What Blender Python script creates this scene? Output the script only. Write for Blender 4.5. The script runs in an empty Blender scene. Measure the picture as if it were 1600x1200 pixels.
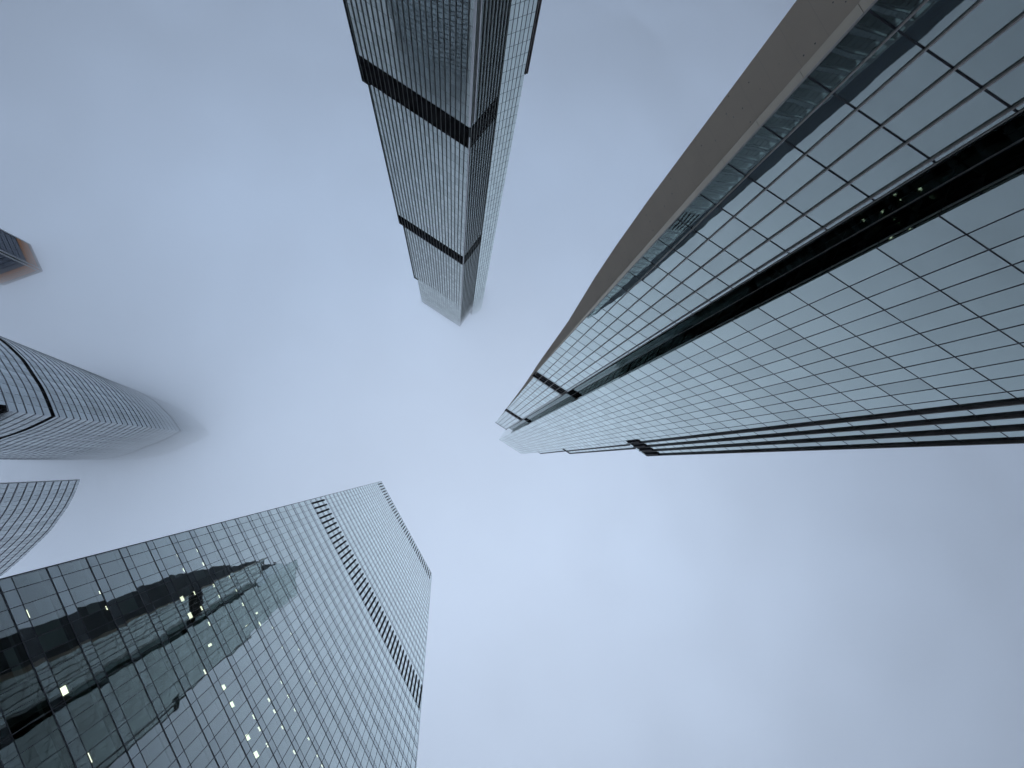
import bpy, math, random
from mathutils import Vector, Matrix
random.seed(7)
S = bpy.context.scene
COL = S.collection
EYE = 1.6                                     # camera height above the plaza
# ------------------------------------------------------------------ camera
# ultra-wide phone lens looking almost straight up
F_PX, ZEN = 600.0, (708.0, 723.0)             # focal length and zenith in 1600x1200 pixels
def cam_axes():
    z = Vector((ZEN[0]-800, -(ZEN[1]-600), -F_PX)).normalized()
    x = Vector((1, 0, 0)); x = (x - x.dot(z)*z).normalized()
    y = z.cross(x)
    return Matrix((x, y, z))
R = cam_axes()
cd = bpy.data.cameras.new('camera'); cam = bpy.data.objects.new('camera', cd); COL.objects.link(cam)
cd.sensor_width = 36.0; cd.lens = F_PX/1600*36.0; cd.clip_end = 20000; cd.clip_start = 0.05
M4 = R.to_4x4(); M4.translation = Vector((0, 0, EYE)); cam.matrix_world = M4
S.camera = cam
RI = R.transposed()
def project(p):
    c = RI @ (Vector(p) - Vector((0, 0, EYE)))
    if c.z > -0.01: return None
    return (800 + F_PX*c.x/-c.z, 600 - F_PX*c.y/-c.z)
def ray(px, py):
    return R @ Vector((px-800, -(py-600), -F_PX))
# ------------------------------------------------------------------ render settings
S.view_settings.view_transform = 'Standard'; S.view_settings.look = 'None'
S.view_settings.exposure = -0.25; S.view_settings.gamma = 1.0
cy = S.cycles
cy.max_bounces = 10; cy.glossy_bounces = 6; cy.diffuse_bounces = 2; cy.transmission_bounces = 4
cy.transparent_max_bounces = 8; cy.volume_bounces = 7; cy.use_denoising = True
cy.sample_clamp_indirect = 6.0
# ------------------------------------------------------------------ world: overcast sky
W = bpy.data.worlds.new('World'); S.world = W; W.use_nodes = True
nt = W.node_tree; N = nt.nodes; L = nt.links; N.clear()
SUN_EL, SUN_ROT = math.radians(74), math.radians(20)
sky = N.new('ShaderNodeTexSky'); sky.sky_type = 'NISHITA'; sky.sun_disc = False
sky.sun_elevation = SUN_EL; sky.sun_rotation = SUN_ROT
tc = N.new('ShaderNodeTexCoord'); sep = N.new('ShaderNodeSeparateXYZ'); L.new(tc.outputs['Generated'], sep.inputs[0])
ramp = N.new('ShaderNodeValToRGB'); L.new(sep.outputs['Z'], ramp.inputs[0])
e = ramp.color_ramp.elements
e[0].position = 0.0; e[0].color = (0.36, 0.435, 0.58, 1)
e[1].position = 1.0; e[1].color = (0.60, 0.80, 1.12, 1)
m = e.new(0.45); m.color = (0.425, 0.535, 0.735, 1)
m = e.new(0.75); m.color = (0.545, 0.73, 1.02, 1)
noi = N.new('ShaderNodeTexNoise'); noi.noise_dimensions = '4D'; noi.inputs['W'].default_value = 3.7
noi.inputs['Scale'].default_value = 2.2; noi.inputs['Detail'].default_value = 6.0
noi.inputs['Roughness'].default_value = 0.5
L.new(tc.outputs['Generated'], noi.inputs['Vector'])
mr = N.new('ShaderNodeMapRange'); mr.inputs[1].default_value = 0.3; mr.inputs[2].default_value = 0.7
mr.inputs[3].default_value = 0.35; mr.inputs[4].default_value = 1.65; L.new(noi.outputs['Fac'], mr.inputs[0])
mul = N.new('ShaderNodeMixRGB'); mul.blend_type = 'MULTIPLY'; mul.inputs[0].default_value = 1.0
L.new(ramp.outputs[0], mul.inputs[1]); L.new(mr.outputs[0], mul.inputs[2])
sk = N.new('ShaderNodeMixRGB'); sk.blend_type = 'MULTIPLY'; sk.inputs[0].default_value = 1.0
sk.inputs[2].default_value = (0.1, 0.1, 0.1, 1); L.new(sky.outputs[0], sk.inputs[1])
mix = N.new('ShaderNodeMixRGB'); mix.inputs[0].default_value = 0.06
L.new(mul.outputs[0], mix.inputs[1]); L.new(sk.outputs[0], mix.inputs[2])
bg = N.new('ShaderNodeBackground'); bg.inputs['Strength'].default_value = 0.95; L.new(mix.outputs[0], bg.inputs['Color'])
out = N.new('ShaderNodeOutputWorld'); L.new(bg.outputs[0], out.inputs['Surface'])
# ------------------------------------------------------------------ sun, hidden above the cloud
sl = bpy.data.lights.new('sun', 'SUN'); sl.energy = 0.5; sl.angle = math.radians(80); sl.color = (1, 0.97, 0.92)
so = bpy.data.objects.new('sun', sl); COL.objects.link(so)
so.rotation_euler = Vector((math.cos(SUN_EL)*math.sin(SUN_ROT), math.cos(SUN_EL)*math.cos(SUN_ROT), math.sin(SUN_EL))).to_track_quat('Z', 'Y').to_euler()

# ------------------------------------------------------------------ materials
def mat(name):
    mm = bpy.data.materials.new(name); mm.use_nodes = True
    t = mm.node_tree; return mm, t, t.nodes['Principled BSDF']
def plain(name, col, rough=0.6, metal=0.0, noise=0.0, nscale=1.0, spec=0.5):
    mm, t, p = mat(name)
    p.inputs['Roughness'].default_value = rough; p.inputs['Metallic'].default_value = metal
    p.inputs['Specular IOR Level'].default_value = spec
    if noise:
        c = t.nodes.new('ShaderNodeTexCoord'); n = t.nodes.new('ShaderNodeTexNoise')
        n.inputs['Scale'].default_value = nscale; n.inputs['Detail'].default_value = 5
        t.links.new(c.outputs['Object'], n.inputs['Vector'])
        r = t.nodes.new('ShaderNodeValToRGB'); t.links.new(n.outputs['Fac'], r.inputs[0])
        r.color_ramp.elements[0].position = 0.3; r.color_ramp.elements[1].position = 0.7
        r.color_ramp.elements[0].color = tuple(v*(1-noise) for v in col) + (1,)
        r.color_ramp.elements[1].color = tuple(min(1, v*(1+noise)) for v in col) + (1,)
        t.links.new(r.outputs[0], p.inputs['Base Color'])
    else:
        p.inputs['Base Color'].default_value = (*col, 1)
    return mm
def wavy_glass(name, col, rough=0.02, wave=0.02, wscale=0.5, var=0.10):
    """coated curtain-wall glass: mirror-like, slightly uneven, each pane a touch different"""
    mm, t, p = mat(name)
    p.inputs['Metallic'].default_value = 1.0; p.inputs['Roughness'].default_value = rough
    g = t.nodes.new('ShaderNodeNewGeometry')
    r = t.nodes.new('ShaderNodeMapRange'); t.links.new(g.outputs['Random Per Island'], r.inputs[0])
    r.inputs[3].default_value = 1-var; r.inputs[4].default_value = 1+var
    oi = t.nodes.new('ShaderNodeObjectInfo')
    r2 = t.nodes.new('ShaderNodeMapRange'); t.links.new(oi.outputs['Random'], r2.inputs[0])
    r2.inputs[3].default_value = 1-var*0.6; r2.inputs[4].default_value = 1+var*0.6
    mu = t.nodes.new('ShaderNodeMath'); mu.operation = 'MULTIPLY'
    t.links.new(r.outputs[0], mu.inputs[0]); t.links.new(r2.outputs[0], mu.inputs[1])
    mx = t.nodes.new('ShaderNodeMixRGB'); mx.blend_type = 'MULTIPLY'; mx.inputs[0].default_value = 1
    mx.inputs[1].default_value = (*col, 1); t.links.new(mu.outputs[0], mx.inputs[2])
    t.links.new(mx.outputs[0], p.inputs['Base Color'])
    if wave:
        c = t.nodes.new('ShaderNodeTexCoord'); n = t.nodes.new('ShaderNodeTexNoise')
        n.inputs['Scale'].default_value = wscale; n.inputs['Detail'].default_value = 1.0
        t.links.new(c.outputs['Object'], n.inputs['Vector'])
        b = t.nodes.new('ShaderNodeBump'); b.inputs['Strength'].default_value = 1.0; b.inputs['Distance'].default_value = wave
        t.links.new(n.outputs['Fac'], b.inputs['Height']); t.links.new(b.outputs[0], p.inputs['Normal'])
    return mm, t, p
def see_through_glass(name, col, opaque=False, lo=0.14, dark=(0.055, 0.062, 0.065), **k):
    mm, t, p = wavy_glass(name, col, **k)
    if opaque:
        tr = t.nodes.new('ShaderNodeBsdfDiffuse'); tr.inputs[0].default_value = (*dark, 1)
    else:
        tr = t.nodes.new('ShaderNodeBsdfTransparent'); tr.inputs[0].default_value = (0.42, 0.50, 0.47, 1)
    fr = t.nodes.new('ShaderNodeLayerWeight'); fr.inputs['Blend'].default_value = 0.5
    r = t.nodes.new('ShaderNodeMapRange'); r.interpolation_type = 'LINEAR'
    t.links.new(fr.outputs['Facing'], r.inputs[0])
    r.inputs[1].default_value = lo; r.inputs[2].default_value = 0.80; r.inputs[3].default_value = 0.08; r.inputs[4].default_value = 1.0
    ms = t.nodes.new('ShaderNodeMixShader'); t.links.new(r.outputs[0], ms.inputs[0])
    t.links.new(tr.outputs[0], ms.inputs[1]); t.links.new(p.outputs[0], ms.inputs[2])
    t.links.new(ms.outputs[0], t.nodes['Material Output'].inputs['Surface'])
    return mm
def lamp_mat(name, col, s):
    mm, t, p = mat(name)
    p.inputs['Emission Color'].default_value = (*col, 1); p.inputs['Emission Strength'].default_value = s
    return mm

G_RIGHT = see_through_glass('glass blue grey', (0.66, 0.75, 0.73), opaque=True, lo=-0.7, dark=(0.02, 0.026, 0.03), wave=0.004, wscale=0.45, var=0.075)
G_TOP = wavy_glass('glass green grey', (0.46, 0.495, 0.475), wave=0.002, wscale=0.4, var=0.10)[0]
G_WING = wavy_glass('glass pale green', (0.56, 0.62, 0.60), wave=0.002, wscale=0.4, var=0.06)[0]
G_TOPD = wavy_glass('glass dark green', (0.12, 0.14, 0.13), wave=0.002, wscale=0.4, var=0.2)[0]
G_SLOT = wavy_glass('glass slot', (0.22, 0.26, 0.25), wave=0.003, wscale=0.45, var=0.05)[0]
G_BACK = see_through_glass('glass office', (0.84, 0.92, 0.90), lo=0.25, wave=0.007, wscale=0.42, var=0.05)
G_BACKS = see_through_glass('glass spandrel', (0.63, 0.69, 0.685), opaque=True, wave=0.007, wscale=0.42, var=0.05)
G_CURVE = wavy_glass('glass shingled', (0.45, 0.485, 0.50), rough=0.16, wave=0.0, var=0.12)[0]
G_KDARK = wavy_glass('glass smoked', (0.075, 0.085, 0.105), rough=0.05, wave=0.004, var=0.15)[0]
DARK = plain('dark backing', (0.012, 0.014, 0.016), 0.7)
LOUVRE = plain('black louvre', (0.008, 0.007, 0.008), 0.8, spec=0.1)
FIN = plain('warm grey metal', (0.50, 0.46, 0.43), 0.42, 0.25, 0.08, 0.3)
FIN_D = plain('dark bronze metal', (0.14, 0.12, 0.11), 0.5, 0.1, 0.1, 0.4)
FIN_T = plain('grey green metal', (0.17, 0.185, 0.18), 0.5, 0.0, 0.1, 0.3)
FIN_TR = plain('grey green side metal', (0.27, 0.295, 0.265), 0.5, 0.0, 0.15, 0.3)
FIN_TL = plain('pale corner metal', (0.72, 0.71, 0.70), 0.35, 0.6, 0.05, 0.3)
GASKET = plain('dark frame', (0.020, 0.024, 0.032), 0.5)
GASKET_B = plain('blue grey frame', (0.035, 0.042, 0.052), 0.5)
CEIL = plain('ceiling board', (0.11, 0.12, 0.105), 0.9, 0.0, 0.1, 0.3)
INWALL = plain('interior wall', (0.06, 0.062, 0.058), 0.9, 0.0, 0.2, 0.2)
LAMP = lamp_mat('lit ceiling panel', (1.0, 0.93, 0.72), 4.6)
WHITE = plain('pale strip', (0.55, 0.56, 0.58), 0.5)
ORANGE = plain('tan stone', (0.60, 0.27, 0.12), 0.7, 0.0, 0.12, 0.08)
ROOF = plain('roof concrete', (0.25, 0.25, 0.24), 0.9, 0.0, 0.15, 0.3)
SHADE = plain('ledge shade band', (0.23, 0.24, 0.26), 0.6)  # grey puts the shade under each floor ledge into the colour
BLIND = plain('roller blind', (0.30, 0.33, 0.32), 0.9, 0.0, 0.1, 0.5)
G_SIDE = plain('navy reflection flank', (0.035, 0.052, 0.072), 0.6, 0.0, 0.15, 0.3, spec=0.12)  # navy stands in for a dark facade met only by reflection
GREYBAND = plain('grey stone', (0.36, 0.34, 0.33), 0.7, 0.0, 0.1, 0.1)

def stone_mat():
    mm, t, p = mat('pier stone')
    c = t.nodes.new('ShaderNodeTexCoord')
    n = t.nodes.new('ShaderNodeTexNoise'); n.inputs['Scale'].default_value = 0.35; n.inputs['Detail'].default_value = 8
    t.links.new(c.outputs['Object'], n.inputs['Vector'])
    r = t.nodes.new('ShaderNodeValToRGB'); t.links.new(n.outputs['Fac'], r.inputs[0])
    r.color_ramp.elements[0].color = (0.61, 0.50, 0.385, 1); r.color_ramp.elements[1].color = (0.71, 0.585, 0.45, 1)
    v = t.nodes.new('ShaderNodeTexVoronoi'); v.inputs['Scale'].default_value = 1.1; v.inputs['Randomness'].default_value = 0.75
    t.links.new(c.outputs['Object'], v.inputs['Vector'])
    lt = t.nodes.new('ShaderNodeMath'); lt.operation = 'LESS_THAN'; lt.inputs[1].default_value = 0.06
    t.links.new(v.outputs['Distance'], lt.inputs[0])
    mx = t.nodes.new('ShaderNodeMixRGB'); t.links.new(lt.outputs[0], mx.inputs[0]); t.links.new(r.outputs[0], mx.inputs[1])
    mx.inputs[2].default_value = (0.09, 0.08, 0.075, 1)
    sx = t.nodes.new('ShaderNodeSeparateXYZ'); t.links.new(c.outputs['Object'], sx.inputs[0])
    dv = t.nodes.new('ShaderNodeMath'); dv.operation = 'DIVIDE'; dv.inputs[1].default_value = 2.1; t.links.new(sx.outputs['Z'], dv.inputs[0])
    fc = t.nodes.new('ShaderNodeMath'); fc.operation = 'FRACT'; t.links.new(dv.outputs[0], fc.inputs[0])
    jl = t.nodes.new('ShaderNodeMath'); jl.operation = 'LESS_THAN'; jl.inputs[1].default_value = 0.014; t.links.new(fc.outputs[0], jl.inputs[0])
    m2 = t.nodes.new('ShaderNodeMixRGB'); t.links.new(jl.outputs[0], m2.inputs[0]); t.links.new(mx.outputs[0], m2.inputs[1])
    m2.inputs[2].default_value = (0.58, 0.48, 0.37, 1)
    t.links.new(m2.outputs[0], p.inputs['Base Color']); p.inputs['Roughness'].default_value = 0.8
    return mm
STONE = stone_mat()
STONE_L = plain('pier edge stone', (0.86, 0.74, 0.58), 0.4, 0.35, 0.06, 0.4)

# ------------------------------------------------------------------ mesh helpers
class MB:
    def __init__(self): self.v = []; self.f = []; self.m = []
    def poly(self, pts, mi=0):
        b = len(self.v); self.v += [tuple(p) for p in pts]; self.f.append(tuple(range(b, b+len(pts)))); self.m.append(mi)
    def prism(self, bottom, top, mi=0):
        """closed solid between two matching loops"""
        b = len(self.v); n = len(bottom)
        self.v += [tuple(p) for p in bottom] + [tuple(p) for p in top]
        for i in range(n):
            j = (i+1) % n; self.f.append((b+i, b+j, b+n+j, b+n+i)); self.m.append(mi)
        self.f.append(tuple(range(b+n-1, b-1, -1))); self.m.append(mi)
        self.f.append(tuple(range(b+n, b+2*n))); self.m.append(mi)
    def build(self, name, mats, parent=None, smooth=False):
        if not isinstance(mats, (list, tuple)): mats = [mats]
        me = bpy.data.meshes.new(name); me.from_pydata(self.v, [], self.f)
        for q in mats: me.materials.append(q)
        if len(mats) > 1: me.polygons.foreach_set('material_index', self.m)
        if smooth: me.polygons.foreach_set('use_smooth', [True]*len(self.f))
        me.update()
        o = bpy.data.objects.new(name, me); COL.objects.link(o)
        if parent is not None: o.parent = parent
        return o
def thing(name, label, cat, group=None):
    o = bpy.data.objects.new(name, None); COL.objects.link(o); o.empty_display_size = 5
    o['label'] = label; o['category'] = cat
    if group: o['group'] = group
    return o
class Frame:
    """facade frame: t along the wall, n away from the camera, h above the eye"""
    def __init__(self, deg, back=False):
        a = math.radians(deg); self.d = Vector((math.cos(a), math.sin(a), 0))
        self.n = Vector((math.sin(a), -math.cos(a), 0)) * (-1 if back else 1)
    def __call__(self, t, n, h):
        p = self.d*t + self.n*n; return Vector((p.x, p.y, EYE + h))
    def box(self, mb, t0, t1, n0, n1, h0, h1, mi=0):
        lo = [self(t0, n0, h0), self(t1, n0, h0), self(t1, n1, h0), self(t0, n1, h0)]
        hi = [self(t0, n0, h1), self(t1, n0, h1), self(t1, n1, h1), self(t0, n1, h1)]
        mb.prism(lo, hi, mi)
    def part(self, name, m, parent, *a):
        mb = MB(); self.box(mb, *a); return mb.build(name, m, parent)

def screen_area(q):
    s = [project(p) for p in q]
    if any(p is None for p in s): return 0
    if not any(-40 < p[0] < 1640 and -40 < p[1] < 1240 for p in s): return 0
    a = 0
    for i in range(len(s)):
        j = (i+1) % len(s); a += s[i][0]*s[j][1] - s[j][0]*s[i][1]
    return abs(a)/2
class Panes:
    """collects the panes of one tower; the 100 largest in the picture become parts, the rest one part"""
    def __init__(self, tower): self.t = tower; self.q = []
    def add(self, quad, m, nrm, tilt=0.0012):
        c = sum(quad, Vector())/len(quad)
        ax = (quad[1]-quad[0]).normalized(); ay = Vector((0, 0, 1))
        ka, kb = random.gauss(0, tilt), random.gauss(0, tilt)
        q = [p + nrm*(ka*(p-c).dot(ax) + kb*(p-c).dot(ay)) for p in quad]
        self.q.append((screen_area(q), q, m))
    def flush(self, name='glass_pane'):
        self.q.sort(key=lambda r: -r[0])
        for a, q, m in self.q[:100]:
            mb = MB(); mb.poly(q); mb.build(name, m, self.t)
        rest = self.q[100:]
        if rest:
            ms = list(dict.fromkeys(r[2] for r in rest)); mb = MB()
            for a, q, m in rest: mb.poly(q, ms.index(m))
            o = mb.build(name, ms, self.t); o['kind'] = 'stuff'
def lerp(tab, x):
    if x <= tab[0][0]: return tab[0][1]
    for (a, b), (c, d) in zip(tab, tab[1:]):
        if x <= c: return b + (d-b)*(x-a)/(c-a)
    return tab[-1][1]

# ------------------------------------------------------------------ ground
def ground():
    mm, t, p = mat('plaza paving')
    c = t.nodes.new('ShaderNodeTexCoord'); b = t.nodes.new('ShaderNodeTexBrick')
    b.inputs['Color1'].default_value = (0.24, 0.235, 0.23, 1); b.inputs['Color2'].default_value = (0.20, 0.197, 0.195, 1)
    b.inputs['Mortar'].default_value = (0.08, 0.08, 0.08, 1); b.inputs['Scale'].default_value = 1.0
    b.inputs['Mortar Size'].default_value = 0.01; b.inputs['Brick Width'].default_value = 1.2; b.inputs['Row Height'].default_value = 0.6
    t.links.new(c.outputs['Object'], b.inputs['Vector']); t.links.new(b.outputs['Color'], p.inputs['Base Color'])
    p.inputs['Roughness'].default_value = 0.7
    mb = MB(); s = 6000; mb.poly([(-s, -s, 0), (s, -s, 0), (s, s, 0), (-s, s, 0)])
    o = mb.build('ground', mm); o['kind'] = 'structure'
ground()

# ------------------------------------------------------------------ right tower (two slabs, stone pier)
def right_tower():
    T = thing('glass_tower', 'blue grey glass tower with brown stone pier and black slot between its halves', 'skyscraper')
    f = Frame(32); DA, DB = 36.4, 32.6; nrm = -f.n
    flr = 4.205
    P = Panes(T)
    # --- slab A, with the tapering stone pier along its left edge
    inner = [(0, .171), (2.9, .1725), (3.1, .1765), (3.24, .188), (5.15, .217), (6.95, .25)]
    inA = lambda h: lerp(inner, h/DA)*DA
    tR = .488*DA; HA = 6.95*DA
    nback = 86.0
    # dark core of slab A, built in steps that follow the pier
    mb = MB()
    hs = [-EYE, 2.9*DA, 3.1*DA, 3.24*DA, 5.15*DA, HA]
    for a, b in zip(hs, hs[1:]):
        lo = [f(inA(a)+.2, DA+.10, a), f(tR-.05, DA+.10, a), f(tR-.05, nback, a), f(inA(a)+4, nback, a)]
        hi = [f(inA(b)+.2, DA+.10, b), f(tR-.05, DA+.10, b), f(tR-.05, nback, b), f(inA(b)+4, nback, b)]
        mb.prism(lo, hi)
    mb.build('core', DARK, T)
    cols = [(.1716+.0602*k)*DA for k in range(0, 6)]         # 5 bays, then the narrow end bay
    cols.append(tR)
    bandA = [(3.10*DA, 3.275*DA), (5.235*DA, 5.44*DA)]
    fl = []
    k = -1
    while True:
        h = (.4174-.1155*3)*DA + k*flr
        if h > HA: break
        if h > -EYE: fl.append(h)
        k += 1
    fl = [-EYE+.1] + fl + [HA-.5]
    def split(lo, hi, bands):
        segs = [(lo, hi)]
        for b0, b1 in bands:
            nx = []
            for a, c in segs:
                if c <= b0 or a >= b1: nx.append((a, c)); continue
                if a < b0 - .3: nx.append((a, b0))
                if c > b1 + .3: nx.append((b1, c))
            segs = nx
        return segs
    for h0, h1 in zip(fl, fl[1:]):
        for a, b in split(h0, h1, bandA):
            for c0, c1 in zip(cols, cols[1:]):
                l0, l1 = max(c0, inA(a)), max(c0, inA(b))
                if max(l0, l1) > c1-.15: continue
                P.add([f(l0+.02, DA, a+.03), f(c1-.02, DA, a+.03), f(c1-.02, DA, b-.03), f(l1+.02, DA, b-.03)], G_RIGHT, nrm, .0016)
    # end wall of slab A facing the slot: office glass, darker inside
    for h0, h1 in zip(fl, fl[1:]):
        for c0, c1 in ((DA+.05, DA+1.6),):
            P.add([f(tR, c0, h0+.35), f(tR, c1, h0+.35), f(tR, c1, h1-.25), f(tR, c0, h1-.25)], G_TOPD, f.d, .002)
    for h in fl[1:-1]:
        if any(a-.2 < h < b+.2 for a, b in bandA): continue
        f.part('transom', GASKET, T, inA(h)+.05, tR, DA-.03, DA+.08, h-.06, h+.06)
    for c in cols[:-1]:
        for a, b in ((-EYE, HA),):
            # fins start where the pier leaves room
            top = b
            while inA(top) > c - .1 and top > 0: top -= 2.0
            if c < inA(0)+.1: top = 2.95*DA
            f.part('fin', FIN, T, c-.055, c+.055, DA-.27, DA+.05, a, top)
    f.part('fin', FIN, T, tR-.10, tR, DA-.10, DA+.05, -EYE, HA)
    for b0, b1 in bandA:
        o = f.part('louvre_band', LOUVRE, T, inA(b0)-.3, tR, DA-.04, DA+.12, b0, b1)
        nslat = 3 if b1-b0 > 5 else 2
        mb = MB()
        for s in range(nslat):
            hh = b0 + (b1-b0)*(s+.5)/nslat
            f.box(mb, inA(b0), tR, DA-.16, DA-.045, hh-.12, hh+.12)
        mb.build('slat', FIN_D, o)
    f.part('parapet', FIN_D, T, inA(HA)-.2, tR+.05, DA-.12, DA+.6, HA-.5, HA+.3)
    # stone pier: a splayed face going back from the glass edge, its outer edge curving in with height
    outer = [(.30, .0652), (1.0, .0655), (1.25, .070), (1.54, .081), (1.98, .1105), (2.45, .125), (2.92, .138), (3.3, .157), (3.85, .1765), (5.2, .212), (6.9, .250)]
    kk = .75
    def outer_at(hq):                    # hq: height / DA on the plane of slab A
        w = lerp(outer, hq); ti = lerp(inner, hq)
        n = (1 + kk*ti)/(1 + kk*w)
        return w*n*DA, n*DA, hq*n*DA
    lev = [-.04] + [.25*i for i in range(1, 28)] + [6.95]
    mb = MB(); rows = []
    for i, q in enumerate(lev):
        ti, ni, hi_ = lerp(inner, q)*DA, DA, q*DA
        to, no, ho = outer_at(q)
        if q < 0: ho = hi_
        rows.append((f(ti, ni-.02, hi_), f(to, no, ho), f(to+3.5, no+9, ho), f(ti+1.0, ni+6, hi_)))
    for r0, r1 in zip(rows, rows[1:]):
        for i in range(4):
            j = (i+1) % 4; mb.poly([r0[i], r0[j], r1[j], r1[i]])
    mb.poly(list(rows[-1])); mb.poly(list(reversed(rows[0])))
    pier = mb.build('stone_pier', STONE, T)
    # pale rounded nosing between pier and glass, in storey-high lengths, and thin joint lips on the outer edge
    mb = MB()
    ql = [-.04+.1155*i for i in range(0, 29)]
    for a, b in zip(ql, ql[1:]):
        wa = .62*(1-a/3.6)+.05; wb = .62*(1-b/3.6)+.05
        ta, tb = inA(a*DA), inA(b*DA)
        lo = [f(ta-wa, DA-.10+.75*wa*.9, a*DA), f(ta+.02, DA-.16, a*DA), f(ta+.02, DA+.2, a*DA), f(ta-wa, DA+.8, a*DA)]
        hi = [f(tb-wb, DA-.10+.75*wb*.9, b*DA-.03), f(tb+.02, DA-.16, b*DA-.03), f(tb+.02, DA+.2, b*DA-.03), f(tb-wb, DA+.8, b*DA-.03)]
        mb.prism(lo, hi)
    mb.build('nosing', STONE_L, pier)
    # --- slab B, standing proud of A
    tL = .600*DB; HB = 8.95*DB
    def tRB(h):
        q = h/DB
        return (1.4876 if q < 3.40 else 1.362 if q < 5.47 else 1.288 if q < 7.17 else 1.245-.024*(q-7.17)) * DB
    steps = [(-EYE, 3.40*DB, 1.4876*DB), (3.40*DB, 5.47*DB, 1.362*DB), (5.47*DB, 7.17*DB, 1.288*DB), (7.17*DB, HB, 1.203*DB)]
    mb = MB()
    for a, b, r in steps: f.box(mb, tL+.08, r-.1, DB+.10, nback+.5, a, b)
    mb.build('core', DARK, T)
    colB = [tL] + [(.6118+.0612*k)*DB for k in range(1, 11)] + [1.2722*DB, 1.335*DB, 1.40*DB, 1.468*DB, 1.4876*DB]
    bandB = [(3.147*DB, 3.38*DB), (5.45*DB, 5.52*DB)]
    flB = [-EYE+.1] + [(.4749*DB-3*flr) + flr*k for k in range(0, 67)] + [HA, HB-.5]
    flB = sorted(h for h in set(flB) if -EYE < h < HB)
    for i, (h0, h1) in enumerate(zip(flB, flB[1:])):
        r = tRB((h0+h1)/2)
        for j, (c0, c1) in enumerate(zip(colB, colB[1:])):
            if c1 > r + .05:
                if c0 > r-.4: continue
                c1 = r
            segs = split(h0, h1, bandB) if j >= 10 else [(h0, h1)]
            for a, b in segs:
                P.add([f(c0+.02, DB, a+.03), f(c1-.02, DB, a+.03), f(c1-.02, DB, b-.03), f(c0+.02, DB, b-.03)], G_RIGHT, nrm, .0016)
    # glass wall closing the slot behind slab A's corner
    f.part('core', DARK, T, tR-.05, tL+.2, DA+1.75, DA+9, -EYE, HA-.3)
    for h0, h1 in zip(fl, fl[1:]):
        for a, b in split(h0, h1, bandA):
            for c0, c1 in ((tR, (tR+tL)/2), ((tR+tL)/2, tL)):
                P.add([f(c0+.03, DA+1.6, a+.04), f(c1-.03, DA+1.6, a+.04), f(c1-.03, DA+1.6, b-.04), f(c0+.03, DA+1.6, b-.04)], G_SLOT, nrm, .0005)
    f.part('mullion', GASKET, T, (tR+tL)/2-.05, (tR+tL)/2+.05, DA+1.5, DA+1.7, -EYE, HA-.3)
    for b0, b1 in bandA: f.part('louvre_band', LOUVRE, T, tR, tL-.02, DA+1.5, DA+1.74, b0, b1)
    f.part('mullion', FIN, T, tL-.05, tL+.05, DA+.05, DA+.12, -EYE, HA)
    # mirror-glass flank of slab B looking into the slot
    for h0, h1 in zip(flB, flB[1:]):
        for c0, c1 in ((DB+.02, DB+2.0), (DB+2.0, DA), (DA, DA+1.7), (DA+1.7, DA+9)):
            P.add([f(tL, c0+.015, h0+.03), f(tL, c1-.015, h0+.03), f(tL, c1-.015, h1-.03), f(tL, c0+.015, h1-.03)], G_RIGHT, -f.d, .0006)
    for h in flB[1:-1]:
        f.part('transom', GASKET, T, tL, min(tRB(h), tRB(h+.5))-.02, DB-.025, DB+.08, h-.045, h+.045)
    for c in colB[1:11]:
        f.part('mullion', GASKET, T, c-.035, c+.035, DB-.035, DB+.08, -EYE, HB)
    for c, top in ((1.2722, 3.30), (1.335, 3.34), (1.40, 3.37), (1.468, 3.40)):
        f.part('fin', FIN_D, T, c*DB-.08, c*DB+.08, DB-.38, DB+.1, -EYE, top*DB)
    for c, top in ((1.29, 5.46), (1.352, 5.48)):
        f.part('fin', FIN_D, T, c*DB-.07, c*DB+.07, DB-.28, DB+.1, 3.41*DB, top*DB)
    f.part('fin', FIN_D, T, 1.283*DB-.07, 1.283*DB+.07, DB-.30, DB+.1, 5.49*DB, 7.17*DB)
    for k, (b0, b1) in enumerate(bandB):
        r = tRB(b0) - .1
        o = f.part('louvre_band', LOUVRE, T, colB[10]+.05, r, DB-.10, DB+.12, b0, b1)
        if k == 0:
            mb = MB()
            for s in range(4):
                c = colB[10] + (r-colB[10])*(s+.55)/4
                f.box(mb, c-.35, c-.15, DB-.45, DB-.105, b0+.4, b1+.1)
            mb.build('slat', FIN_D, o)
    for a, b, r in steps[:3]:
        f.part('setback_cap', FIN_D, T, r-2.4, r, DB-.12, DB+8, b-.35, b)
    f.part('parapet', GASKET_B, T, tL, 1.203*DB, DB-.03, DB+.6, HB-.5, HB)
    P.flush()
right_tower()

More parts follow.
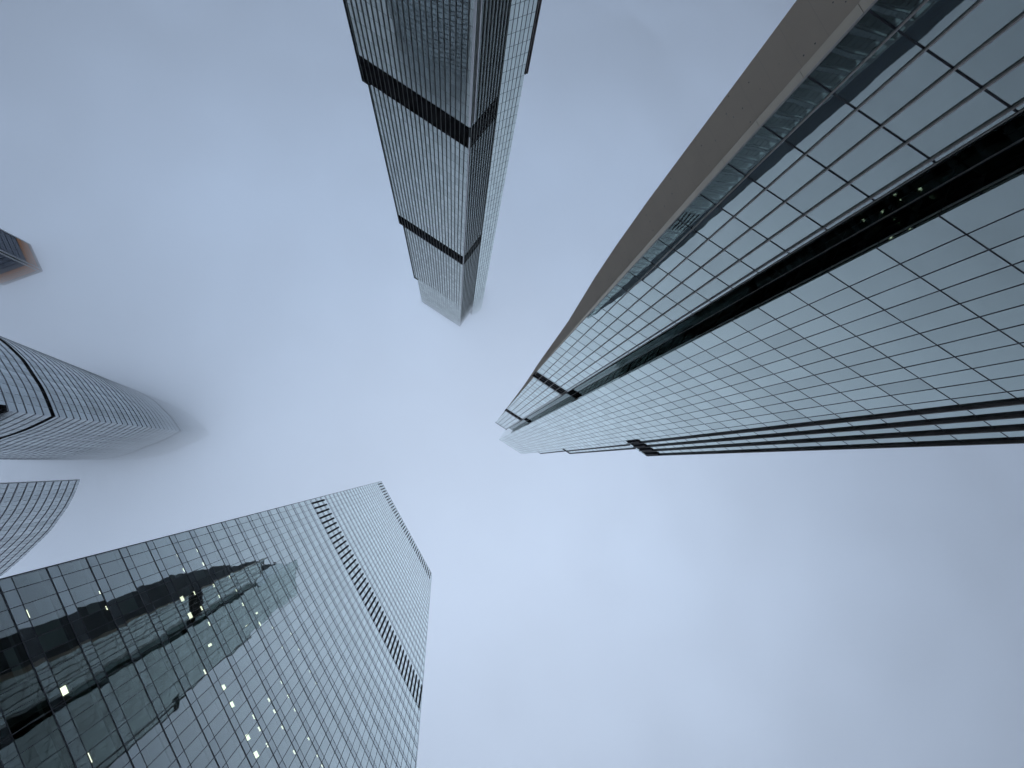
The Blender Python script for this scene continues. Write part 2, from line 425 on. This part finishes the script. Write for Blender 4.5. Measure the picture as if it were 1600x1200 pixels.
# ------------------------------------------------------------------ tower at the top of the picture
def top_tower():
    T = thing('ribbed_tower', 'tall ribbed grey tower with two black louvre bands, its top dissolving in cloud', 'skyscraper')
    f = Frame(32); D = 103.0; nrm = -f.n; P = Panes(T)
    H = 3.205*D; tR = -.595*D; flr = 4.19; sp = .0203*D
    zones = [(-EYE, 1.2625*D, -1.0726*D), (1.2625*D, 2.13*D, -1.0465*D), (2.13*D, 2.795*D, -1.020*D), (2.795*D, H, -.9925*D)]
    tl = lambda h: next((z[2] for z in zones if z[0] <= h < z[1]), zones[-1][2])
    bands = [(1.164*D, 1.257*D), (2.047*D, 2.132*D)]
    depth = 1.195*D
    mb = MB()
    for a, b, l in zones: f.box(mb, l+.1, tR-.1, D+.1, depth+16, a, b)
    mb.build('core', DARK, T)
    hs = []; h = .8002*D - flr*int((.8002*D+EYE)/flr)
    while h < H: hs.append(h); h += flr
    hs = [x for x in hs if x > -EYE] + [H]
    inband = lambda h: any(a-.6 < h < b+.6 for a, b in bands)
    ncol = int((1.0726-.595)/.0203)
    cols = [tR - .3 - sp*k for k in range(0, ncol+2)]
    rdep = [D + .3 + sp*k for k in range(0, 10)] + [depth]
    for h0, h1 in zip(hs, hs[1:]):
        mid = (h0+h1)/2
        lo, hi = h0, h1
        for a, b in bands:
            if a <= mid <= b: lo = hi = 0
            if lo < a < hi: hi = a
            if lo < b < hi: lo = b
        if hi - lo < .3: continue
        l = tl(mid)
        for c1, c0 in zip(cols, cols[1:]):
            if c1 < l+.3: break
            c0 = max(c0, l)
            P.add([f(c0+.02, D, lo+.02), f(c1-.02, D, lo+.02), f(c1-.02, D, hi-.02), f(c0+.02, D, hi-.02)], G_TOP, nrm, .0010)
        for c0, c1 in zip(rdep, rdep[1:]):
            P.add([f(tR, c0+.02, lo+.02), f(tR, c1-.02, lo+.02), f(tR, c1-.02, hi-.02), f(tR, c0+.02, hi-.02)], G_TOPD, f.d, .003)  # darker glass stands in for a dark reflection on this side
    for h in hs[:-1]:
        if inband(h): continue
        f.part('transom', GASKET_B, T, tl(h), tR, D-.02, D+.1, h-.05, h+.05)
    # vertical fins on the broad face, ending below the flush crown
    for c in cols:
        top = None
        for a, b, l in zones[:3]:
            if c > l + .05: top = b
        if top is None: continue
        f.part('fin', FIN_T, T, c-.09, c+.09, D-.30, D+.05, -EYE, top - (.02*D if top > 2.7*D else 0))
    for a, b, l in zones[:3]:
        f.part('fin', GASKET, T, l-.08, l+.10, D-.55, D+.6, a, b)
    for c in cols:
        if c > zones[3][2]: f.part('mullion', GASKET_B, T, c-.05, c+.05, D-.06, D+.05, 2.775*D, H)
    for c in rdep[:-1]:
        f.part('fin', FIN_TR, T, tR-.05, tR+.34, c-.10, c+.10, -EYE, H-8)
    # two pale corner posts
    f.part('corner_post', FIN_TL, T, tR-.62, tR+.12, D-.50, D-.05, -EYE, 1.155*D)
    f.part('corner_post', FIN_TL, T, tR+.02, tR+.70, D+1.15, D+1.60, -EYE, 1.15*D)
    f.part('corner_post', FIN_TL, T, tR-.18, tR+.12, D-.32, D-.05, 1.20*D, H)
    for (b0, b1), z in zip(bands, zones):
        f.part('louvre_band', LOUVRE, T, z[2], tR+.05, D-.10, D+.1, b0, b1)
        f.part('louvre_band', LOUVRE, T, tR-.1, tR+.12, D+.12, depth-.02, b0, b1)
    for a, b, l in zones[:3]:
        f.part('setback_cap', FIN_D, T, l-.1, l+3.5, D-.5, D+12, b-.3, b)
    f.part('parapet', GASKET_B, T, zones[3][2], tR, D-.10, D+.6, H-.4, H+.6)
    # pale wing behind the corner, turned towards the sky
    e = f(tR, depth, 0); dv = Vector((math.cos(math.radians(-33)), math.sin(math.radians(-33)), 0))
    nv = Vector((-dv.y, dv.x, 0));  nv = nv if nv.dot(-Vector((e.x, e.y, 0))) > 0 else -nv
    def w(s, o, h): q = Vector((e.x, e.y, 0)) + dv*s + nv*o; return Vector((q.x, q.y, EYE+h))
    def wbox(mb, s0, s1, o0, o1, h0, h1):
        mb.prism([w(s0, o0, h0), w(s1, o0, h0), w(s1, o1, h0), w(s0, o1, h0)], [w(s0, o0, h1), w(s1, o0, h1), w(s1, o1, h1), w(s0, o1, h1)])
    HW = 3.35*D; hstep = .905*1.24*D; s1a, s1b = 11.9, 10.6
    mb = MB(); wbox(mb, .0, s1b-.1, -14, -.1, -EYE, HW); wbox(mb, s1b-.1, s1a-.1, -8, -.1, -EYE, hstep); mb.build('core', DARK, T)
    wc = [s1b*k/6 for k in range(7)]
    hh = [h*1.0 for h in hs if h < HW] + [H+flr, HW]
    for h0, h1 in zip(hh, hh[1:]):
        for a, b in zip(wc, wc[1:]):
            P.add([w(a+.02, 0, h0+.02), w(b-.02, 0, h0+.02), w(b-.02, 0, h1-.02), w(a+.02, 0, h1-.02)], G_WING, nv, .002)
    for h in hh[:-1]:
        mb = MB(); wbox(mb, 0, s1b, -.05, .03, h-.05, h+.05); mb.build('transom', GASKET_B, T)
    for c in wc[:-1]:
        mb = MB(); wbox(mb, c-.06, c+.06, -.05, .10, -EYE, HW); mb.build('mullion', GASKET_B, T)
    for c in (s1b+.05, s1a-.35):
        mb = MB(); wbox(mb, c, c+.35, -.3, .35, -EYE, hstep); mb.build('fin', FIN_D, T)
    mb = MB(); wbox(mb, s1b-.1, s1a, -6, .2, hstep-2.2, hstep); mb.build('louvre_band', LOUVRE, T)
    P.flush()
top_tower()

# ------------------------------------------------------------------ glass slab at the lower left
LAMPS = [(35,963.6,1.2),(159,924.6,.6),(170,948,.7),(79.5,1067,.7),(96,1081.6,1.1),(131,1190,1.3),(282,937.5,1),(294,963.6,1.1),(306.7,925,.8),(290,889,.8),
 (279.7,866.4,.7),(310.6,858.6,.7),(320,879.6,.8),(336.7,913,.8),(345,930,.8),(318,948.6,.9),(330,972.6,.9),(361,900,.7),(371.5,921,.7),(381.7,943,.8),
 (323.5,1047.6,.9),(347,1076,1),(360,1102.6,1),(384,1154,1.1),(397.6,1181,1.1),(403,976.7,1),(457,989,.7),(469,1013.7,.7),(427.5,979.5,.6),(442.5,1010,.6),
 (441.7,1065,.7),(452,1087,.7),(485.5,1047.5,.6),(495.5,1065.7,.7),(422.5,1092,.8),(431,1110,.8),(462.5,1108,.7),(399.5,1118,.9),(408,1137,.9),(420.5,1162,.9),
 (443,1135.5,.7),(462,1173.7,.8),(484,1153,.7),(497.5,1180,.6),(505,1195.5,.7),(328,1008,.5),(387,978,.5),(401,958,.4)]
def slab_tower():
    T = thing('office_tower', 'square topped glass office tower with lit ceiling panels and a dark reflection', 'skyscraper')
    f = Frame(58.8, back=True); D = 40.5; nrm = -f.n; P = Panes(T)
    H = 5.894*D; tL = -.3015*D; edge = lambda h: (1.4946 - .0538*h/D)*D
    mod = .0403*D; flr = .1084*D
    cols = [tL] + [(-.2698+.0403*k)*D for k in range(0, 46)]
    k0 = int((1.2094*D+EYE)/flr); fl = [1.2094*D - flr*k0 + flr*k for k in range(0, 60)]
    fl = [h for h in fl if h > -EYE and h < H-1.5] + [H-.25]
    sp = .27*flr                                     # spandrel zone above each floor line
    slit = (3.06*D, 3.335*D); slit2 = (5.58*D, 5.85*D)
    def cell(c0, c1, a, b, m, tilt):
        ra, rb = min(c1, edge(a)), min(c1, edge(b))
        if max(ra, rb) < c0 + .25: return
        ra = max(ra, c0+.05); rb = max(rb, c0+.05)
        P.add([f(c0+.02, D, a+.02), f(ra-.02, D, a+.02), f(rb-.02, D, b-.02), f(c0+.02, D, b-.02)], m, nrm, tilt)
    for h0, h1 in zip(fl, fl[1:]):
        for c0, c1 in zip(cols, cols[1:]):
            cell(c0, c1, h0, h0+sp, G_BACKS, .0022)
            cell(c0, c1, h0+sp, h1, G_BACK, .0028)
    for h in fl[:-1]:
        f.part('transom', GASKET, T, tL, edge(h)-.02, D-.035, D+.06, h-.058, h+.058)
        f.part('spandrel_rail', GASKET, T, tL, edge(h)-.02, D-.02, D+.06, h+sp-.03, h+sp+.03)
    for c in cols[1:]:
        top = H-.3
        if c > edge(H)-.05: top = max(0, (1.4946 - c/D)/.0538*D - .3)
        if top < 1: continue
        f.part('mullion', GASKET, T, c-.028, c+.028, D-.04, D+.06, -EYE, top)
    for c in cols[1:]:
        for a, b in (slit, slit2):
            if c < edge(b)-.2:
                f.part('louvre_slot', LOUVRE, T, c-.27, c+.27, D-.10, D+.06, a, b)
    f.part('mullion', GASKET, T, tL-.06, tL+.06, D-.06, D+.4, -EYE, H)
    # interior: ceilings and a back wall
    dep = 9.0
    ceil = [h - .12*flr for h in fl[1:]]
    for c in ceil:
        f.part('ceiling', CEIL, T, tL+.3, edge(c)-.3, D+.35, D+dep-.02, c, c+.32)
    mb = MB()
    lo = [f(tL+.1, D+dep, -EYE), f(edge(-EYE)-.2, D+dep, -EYE), f(edge(-EYE)-.2, D+38, -EYE), f(tL+.1, D+38, -EYE)]
    hi = [f(tL+.1, D+dep, H), f(edge(H)-.2, D+dep, H), f(edge(H)-.2, D+38, H), f(tL+.1, D+38, H)]
    mb.prism(lo, hi); mb.build('core', INWALL, T)
    mb = MB(); f.box(mb, tL+.02, tL+.14, D+.1, D+dep, -EYE, H); mb.build('end_wall', DARK, T)
    # unseen flank running back from the right corner, added for its dark reflection
    sd = Vector((math.cos(math.radians(99.5)), math.sin(math.radians(99.5)), 0)); sn = Vector((sd.y, -sd.x, 0))
    def sw(q, o, h): return f(edge(h), D, h) + sd*q + sn*o
    mb = MB()
    mb.prism([sw(.1, -.5, -EYE), sw(.1, -.12, -EYE), sw(34, -.12, -EYE), sw(34, -.5, -EYE)], [sw(.1, -.5, H-.3), sw(.1, -.12, H-.3), sw(34, -.12, H-.3), sw(34, -.5, H-.3)])
    mb.build('end_wall', DARK, T)
    for h0, h1 in zip(fl, fl[1:]):
        for k in range(17):
            P.add([sw(2*k+.04, 0, h0+.12), sw(2*k+1.96, 0, h0+.12), sw(2*k+1.96, 0, h1-.12), sw(2*k+.04, 0, h1-.12)], G_SIDE, sn, .0015)
    mb = MB()
    cl = lambda h: [f(edge(h)-.42, D-.03, h), f(edge(h)+.02, D-.03, h), sw(.25, .02, h), sw(.25, -.5, h), f(edge(h)-.42, D+.3, h)]
    mb.prism(cl(-EYE), cl(H-.26)); mb.build('corner_post', G_BACKS, T)
    # roller blinds drawn behind some of the lower panes
    for h0, h1 in zip(fl, fl[1:]):
        if not .55*D < h0 < 1.9*D: continue
        for c0, c1 in zip(cols, cols[1:]):
            if c1 > 1.0*D or random.random() > .30: continue
            if screen_area([f(c0, D, h0), f(c1, D, h0), f(c1, D, h1), f(c0, D, h1)]) < 90: continue
            lo_ = h0+sp+.05 if random.random() < .5 else h0+sp+(h1-h0-sp)*random.uniform(.2, .6)
            f.part('blind', BLIND, T, c0+.06, c1-.06, D+.12, D+.14, lo_, h1-.16*flr)
    mb = MB(); f.box(mb, tL+.1, edge(H)-.1, D+.1, D+38, H-.35, H-.05); mb.build('roof', ROOF, T)
    f.part('parapet', GASKET_B, T, tL, edge(H), D-.05, D+.5, H-.25, H+.1)
    # lit panels under the ceilings
    for px, py, s in LAMPS:
        r = ray(px, py); vn = r.dot(f.n)
        k = D/vn; hf = r.z*k
        c = next((q for q in ceil if q > hf + .05), None)
        if c is None: continue
        k2 = (c-.04)/r.z; p = r*k2
        t, n = p.dot(f.d), p.dot(f.n)
        if n > D+dep-.8: n = D+dep-.8
        if n < D + .7: n = D + .7
        f.part('ceiling_lamp', LAMP, T, t-.36*s, t+.36*s, n-.42*s, n+.42*s, c-.05, c-.004)
    P.flush()
slab_tower()

# ------------------------------------------------------------------ curved towers at the left edge
def curve_pts(ctrl, n):
    """Catmull-Rom through plan points, resampled evenly"""
    c = [Vector(p) for p in ctrl]; pts = []
    c = [c[0]*2-c[1]] + c + [c[-1]*2-c[-2]]
    for i in range(1, len(c)-2):
        for k in range(12):
            t = k/12; a, b, d, e_ = c[i-1], c[i], c[i+1], c[i+2]
            pts.append(.5*((2*b) + (d-a)*t + (2*a-5*b+4*d-e_)*t*t + (3*b-a-3*d+e_)*t**3))
    pts.append(c[-2])
    ln = [0]
    for p, q in zip(pts, pts[1:]): ln.append(ln[-1]+(q-p).length)
    out_ = []
    for k in range(n+1):
        s = ln[-1]*k/n; i = max(j for j in range(len(ln)) if ln[j] <= s+1e-9); i = min(i, len(pts)-2)
        u = (s-ln[i])/max(1e-9, ln[i+1]-ln[i]); out_.append(pts[i].lerp(pts[i+1], min(1, u)))
    return out_
def shingled(T, faces, plan, h0, h1, flr, seams=(), step=.10, dark=.16, mull=2, phase=0.0, extra_dark=()):
    """faces: names of point lists; plan(face, i, h) gives a plan point and its outward normal"""
    nfl = int((h1-h0)/flr)
    for k in range(nfl+1):
        a = h0 + k*flr; b = min(a+flr, h1)
        if b-a < .5: continue
        wide = any(abs(a-s) < flr*.5 for s in seams)
        mb = MB()
        for face, npt in faces:
            for i in range(npt):
                p0, n0 = plan(face, i, a); p1, n1 = plan(face, i+1, a)
                q0, m0 = plan(face, i, b); q1, m1 = plan(face, i+1, b)
                d = flr*(dark if not wide else .55)
                def z(p, nn, o, h): return (p.x+nn.x*o, p.y+nn.y*o, EYE+h)
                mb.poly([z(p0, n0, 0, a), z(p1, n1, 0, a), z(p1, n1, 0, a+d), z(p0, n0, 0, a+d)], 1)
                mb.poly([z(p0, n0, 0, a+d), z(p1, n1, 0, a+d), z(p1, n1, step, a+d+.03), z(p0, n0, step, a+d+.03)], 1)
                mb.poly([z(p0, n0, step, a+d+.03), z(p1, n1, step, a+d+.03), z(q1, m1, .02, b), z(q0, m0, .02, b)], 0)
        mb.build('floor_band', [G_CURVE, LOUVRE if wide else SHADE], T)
    # thin mullions that follow the curve
    for face, npt in faces:
        for i in range(mull, npt, mull):
            mb = MB(); ks = max(6, int((h1-h0)/30))
            prev = None
            for j in range(ks+1):
                h = h0 + (h1-h0)*j/ks
                p, nn = plan(face, i, h); tt = Vector((-nn.y, nn.x))*.05
                c = p + nn*(step*.55+.02)
                loop = [Vector((c.x-tt.x, c.y-tt.y, EYE+h)), Vector((c.x+tt.x, c.y+tt.y, EYE+h)),
                        Vector((c.x+tt.x-nn.x*.5, c.y+tt.y-nn.y*.5, EYE+h)), Vector((c.x-tt.x-nn.x*.5, c.y-tt.y-nn.y*.5, EYE+h))]
                if prev:
                    for q in range(4):
                        r = (q+1) % 4; mb.poly([prev[q], prev[r], loop[r], loop[q]])
                prev = loop
            mb.build('mullion', GASKET_B, T)

def ridge_tower():
    T = thing('curved_tower', 'grey curved tower with a sharp ridge and dark storey lines, tip fading into cloud', 'skyscraper')
    Rr = 200.0; ridge = Vector((-.9935, -.1140))
    up = [(0, 0), (-.0219, -.0400), (-.0425, -.0735), (-.0620, -.0990), (-.0940, -.1395), (-.1110, -.1560), (-.1500, -.1890), (-.205, -.221), (-.275, -.245), (-.36, -.255)]
    lo = [(0, 0), (-.0238, .0163), (-.0500, .0324), (-.0775, .0460), (-.0961, .0535), (-.145, .078), (-.19, .093), (-.25, .102), (-.34, .104)]
    UP = curve_pts([Vector(p) for p in up], 40); LO = curve_pts([Vector(p) for p in lo], 34)
    def plan(face, i, h):
        q = h/Rr; arr = UP if face == 'u' else LO
        k = 1.0 - .28*(q-1.113)/.4735 if face == 'u' else 1.0
        pt = lambda j: (ridge + Vector((arr[j].x, arr[j].y*k)))*Rr
        a = pt(max(0, i-1)); b = pt(min(len(arr)-1, i+1)); d = (b-a).normalized()
        nn = Vector((-d.y, d.x)) if face == 'u' else Vector((d.y, -d.x))
        if nn.dot(-pt(i)) < 0 and i < 5: nn = -nn
        return pt(i), (nn if i else Vector((1, .12)).normalized())
    faces = [('u', 40), ('l', 34)]
    h0, h1 = 60.0, 352.0; flr = .0193*Rr
    off = (1.1129*Rr - h0) % flr
    seams = (1.1129*Rr - .3, 1.5865*Rr - .3)
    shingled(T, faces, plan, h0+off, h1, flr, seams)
    # solid body behind the shingled skin
    mb = MB()
    for a, b in ((-EYE, h0+off), (h0+off, 150), (150, 250), (250, h1)):
        def loop(h):
            pts = [plan('u', i, h)[0] - plan('u', i, h)[1]*.35 for i in range(40, 0, -2)] + [ridge*Rr - Vector((.5, .0))] + [plan('l', i, h)[0] - plan('l', i, h)[1]*.35 for i in range(2, 35, 2)]
            return [Vector((p.x, p.y, EYE+h)) for p in pts]
        mb.prism(loop(a), loop(b))
    mb.build('core', DARK, T)
    mb = MB()
    # dark entrance notch at the foot of the ridge
    q = ridge*Rr
    ha, hb = .985*Rr, 1.015*Rr
    for s, face in ((1, 'u'), (-1, 'l')):
        pts = [plan(face, i, ha) for i in range(0, 6)]
        for (p0, n0), (p1, n1) in zip(pts, pts[1:]):
            hh0 = hb - (hb-ha)*(pts.index((p0, n0)))/5*1.0; hh1 = hb - (hb-ha)*(pts.index((p1, n1)))/5*1.0
            if face == 'u': hh0 = hb-.5; hh1 = hb-.5
            if face == 'u' and pts.index((p0, n0)) > 0: break
            mb.poly([(p0.x+n0.x*.7, p0.y+n0.y*.7, EYE+80), (p1.x+n1.x*.7, p1.y+n1.y*.7, EYE+80), (p1.x+n1.x*.7, p1.y+n1.y*.7, EYE+hh1), (p0.x+n0.x*.7, p0.y+n0.y*.7, EYE+hh0)])
    mb.build('dark_opening', LOUVRE, T)
ridge_tower()

def bowed_tower():
    T = thing('bowed_tower', 'low bowed grey tower with curved roofline, beside the office tower with lit ceiling panels', 'skyscraper')
    Rr = 195.0
    pl = [(-.9990, .0468), (-1.0042, .0810), (-1.0143, .1171), (-1.0269, .1445), (-1.0399, .1731), (-1.0621, .2042), (-1.0843, .2331), (-1.1064, .2600), (-1.1287, .2833), (-1.17, .315), (-1.23, .345), (-1.31, .365)]
    A = curve_pts([Vector(p)*Rr for p in pl], 46)
    def plan(face, i, h):
        a = A[max(0, i-1)]; b = A[min(len(A)-1, i+1)]; d = (b-a).normalized()
        nn = Vector((d.y, -d.x)); nn = nn if nn.dot(-A[i]) > 0 else -nn
        return A[i], nn
    H = 1.2344*Rr; flr = .0203*Rr*1.0
    h0 = H - flr*1.6 - flr*34
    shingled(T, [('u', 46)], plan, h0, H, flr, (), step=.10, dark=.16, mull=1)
    mb = MB()
    def loop(h):
        pts = [plan('u', i, h)[0] - plan('u', i, h)[1]*.3 for i in range(0, 47)] + [Vector((-1.36, .22))*Rr, Vector((-1.33, .064))*Rr]
        return [Vector((p.x, p.y, EYE+h)) for p in pts]
    mb.prism(loop(-EYE), loop(H-.3)); mb.build('core', DARK, T)
    p, n = A[0], Vector((0, -1))
    mb = MB()
    lo = [Vector((p.x-.2, p.y+.1, EYE+h0)), Vector((p.x-.2, p.y-.55, EYE+h0)), Vector((p.x-2.5, p.y-.45, EYE+h0)), Vector((p.x-2.5, p.y+.1, EYE+h0))]
    mb.prism(lo, [Vector((v.x, v.y, EYE+H+.2)) for v in lo]); mb.build('edge_fin', WHITE, T)
bowed_tower()

# ------------------------------------------------------------------ tan and smoked-glass tower, far left
def corner_tower():
    T = thing('tan_tower', 'dark glass tower with tan stone crown and white corner piers, half lost in mist', 'skyscraper')
    Hr = 317.0
    c = Vector((-.982, -.4475))*Hr
    d1 = Vector((-.0381, -.0641)).normalized(); d2 = Vector((-.826, .563)); d2 = (d2 - d2.dot(d1)*d1).normalized()
    # c is the near corner; d1 runs up the picture, d2 away to the left
    L1, L2 = .0765*Hr, .080*Hr
    n1, n2 = -d2, -d1
    def q(a, b, o1=0, o2=0): v = c + d1*a + d2*b + n1*o1 + n2*o2; return v
    def box(name, m, parent, a0, a1, b0, b1, h0, h1):
        mb = MB()
        lo = [q(a0, b0), q(a1, b0), q(a1, b1), q(a0, b1)]
        mb.prism([Vector((v.x, v.y, EYE+h0)) for v in lo], [Vector((v.x, v.y, EYE+h1)) for v in lo])
        return mb.build(name, m, parent)
    hd = Hr*.968
    box('core', DARK, T, .2, L1-.2, .2, L2-.2, -EYE, Hr-.4)
    # storeys of smoked glass on the two visible faces
    P = Panes(T)
    flr = 4.0; h = 100.0 - (100.0 - hd) % flr
    h = hd - flr*int((hd-100)/flr)
    cols = 8
    while h < hd - .1:
        for k in range(cols):
            a0, a1 = L1*k/cols, L1*(k+1)/cols
            pts = [(q(a0+.05, 0), h+.05), (q(a1-.05, 0), h+.05), (q(a1-.05, 0), h+flr-.3), (q(a0+.05, 0), h+flr-.3)]
            P.add([Vector((v.x, v.y, EYE+z)) for v, z in pts], G_KDARK, Vector((n1.x, n1.y, 0)), .002)
            a0, a1 = L2*k/cols, L2*(k+1)/cols
            pts = [(q(0, a0+.05), h+.05), (q(0, a1-.05), h+.05), (q(0, a1-.05), h+flr-.3), (q(0, a0+.05), h+flr-.3)]
            P.add([Vector((v.x, v.y, EYE+z)) for v, z in pts], G_KDARK, Vector((n2.x, n2.y, 0)), .002)
        h += flr
    box('crown', ORANGE, T, -.25, L1+.25, -.25, L2+.25, hd, hd+1.4)
    box('crown', ORANGE, T, -.2, L1+.2, -.2, L2+.2, hd+1.4, Hr-2.6)
    box('crown', DARK, T, -.1, L1+.1, -.1, L2+.1, Hr-2.6, Hr-2.0)
    box('crown', GREYBAND, T, -.3, L1+.3, -.3, L2+.3, Hr-2.0, Hr)
    for z in (hd+3.2, hd+5.2):
        box('string_course', GREYBAND, T, -.28, L1+.28, -.28, L2+.28, z, z+.35)
    for a0, a1, b0, b1 in ((.5, 1.4, -.55, .1), (-.55, .1, .5, 1.4)):
        box('corner_pier', WHITE, T, a0, a1, b0, b1, 90, Hr-2.0)
    box('corner_pier', WHITE, T, L1-.6, L1+.35, -.4, .2, 90, Hr-2.0)
    box('corner_pier', WHITE, T, -.4, .2, L2-.6, L2+.35, 90, Hr-2.0)
    P.flush()
corner_tower()

# ------------------------------------------------------------------ low cloud swallowing the tower tops, and thin mist below it
def volume_mat(name, col, dens, aniso):
    mm = bpy.data.materials.new(name); mm.use_nodes = True; t = mm.node_tree
    t.nodes.remove(t.nodes['Principled BSDF'])
    p = t.nodes.new('ShaderNodeVolumePrincipled'); p.inputs['Color'].default_value = (*col, 1)
    p.inputs['Density'].default_value = dens; p.inputs['Anisotropy'].default_value = aniso
    t.links.new(p.outputs[0], t.nodes['Material Output'].inputs['Volume'])
    return mm
def cloud():
    from mathutils import noise
    ax = [-6000, -4000, -2600, -1800, -1300, -950, -760] + [-640+20*i for i in range(0, 65)] + [760, 950, 1300, 1800, 2600, 4000, 6000]
    n = len(ax); mb = MB(); base = {}
    def hb(x, y):
        a = noise.noise(Vector((x/170, y/170, 3.1)))*9 + noise.noise(Vector((x/60, y/60, 8.2)))*7 + noise.noise(Vector((x/24, y/24, 1.7)))*3.5
        a -= 18*math.exp(-((x+322)**2+(y+112)**2)/48**2) + 38*math.exp(-((x+225)**2+(y+25)**2)/90**2) + 9*math.exp(-((x-28)**2+(y+140)**2)/38**2)
        return EYE + 314 + a
    for i, x in enumerate(ax):
        for j, y in enumerate(ax):
            base[i, j] = len(mb.v); mb.v.append((x, y, hb(x, y)))
    topi = {}
    for i in range(n):
        for j in range(n):
            topi[i, j] = len(mb.v); mb.v.append((ax[i], ax[j], EYE+374))
    for i in range(n-1):
        for j in range(n-1):
            mb.f.append((base[i, j], base[i, j+1], base[i+1, j+1], base[i+1, j])); mb.m.append(0)
            mb.f.append((topi[i, j], topi[i+1, j], topi[i+1, j+1], topi[i, j+1])); mb.m.append(0)
    for k in range(n-1):
        mb.f.append((base[k, 0], base[k+1, 0], topi[k+1, 0], topi[k, 0])); mb.f.append((base[k+1, n-1], base[k, n-1], topi[k, n-1], topi[k+1, n-1]))
        mb.f.append((base[0, k+1], base[0, k], topi[0, k], topi[0, k+1])); mb.f.append((base[n-1, k], base[n-1, k+1], topi[n-1, k+1], topi[n-1, k]))
        mb.m += [0]*4
    o = mb.build('cloud', volume_mat('cloud vapour', (1.0, 1.0, 1.0), 0.042, 0.85)); o['kind'] = 'stuff'
cloud()
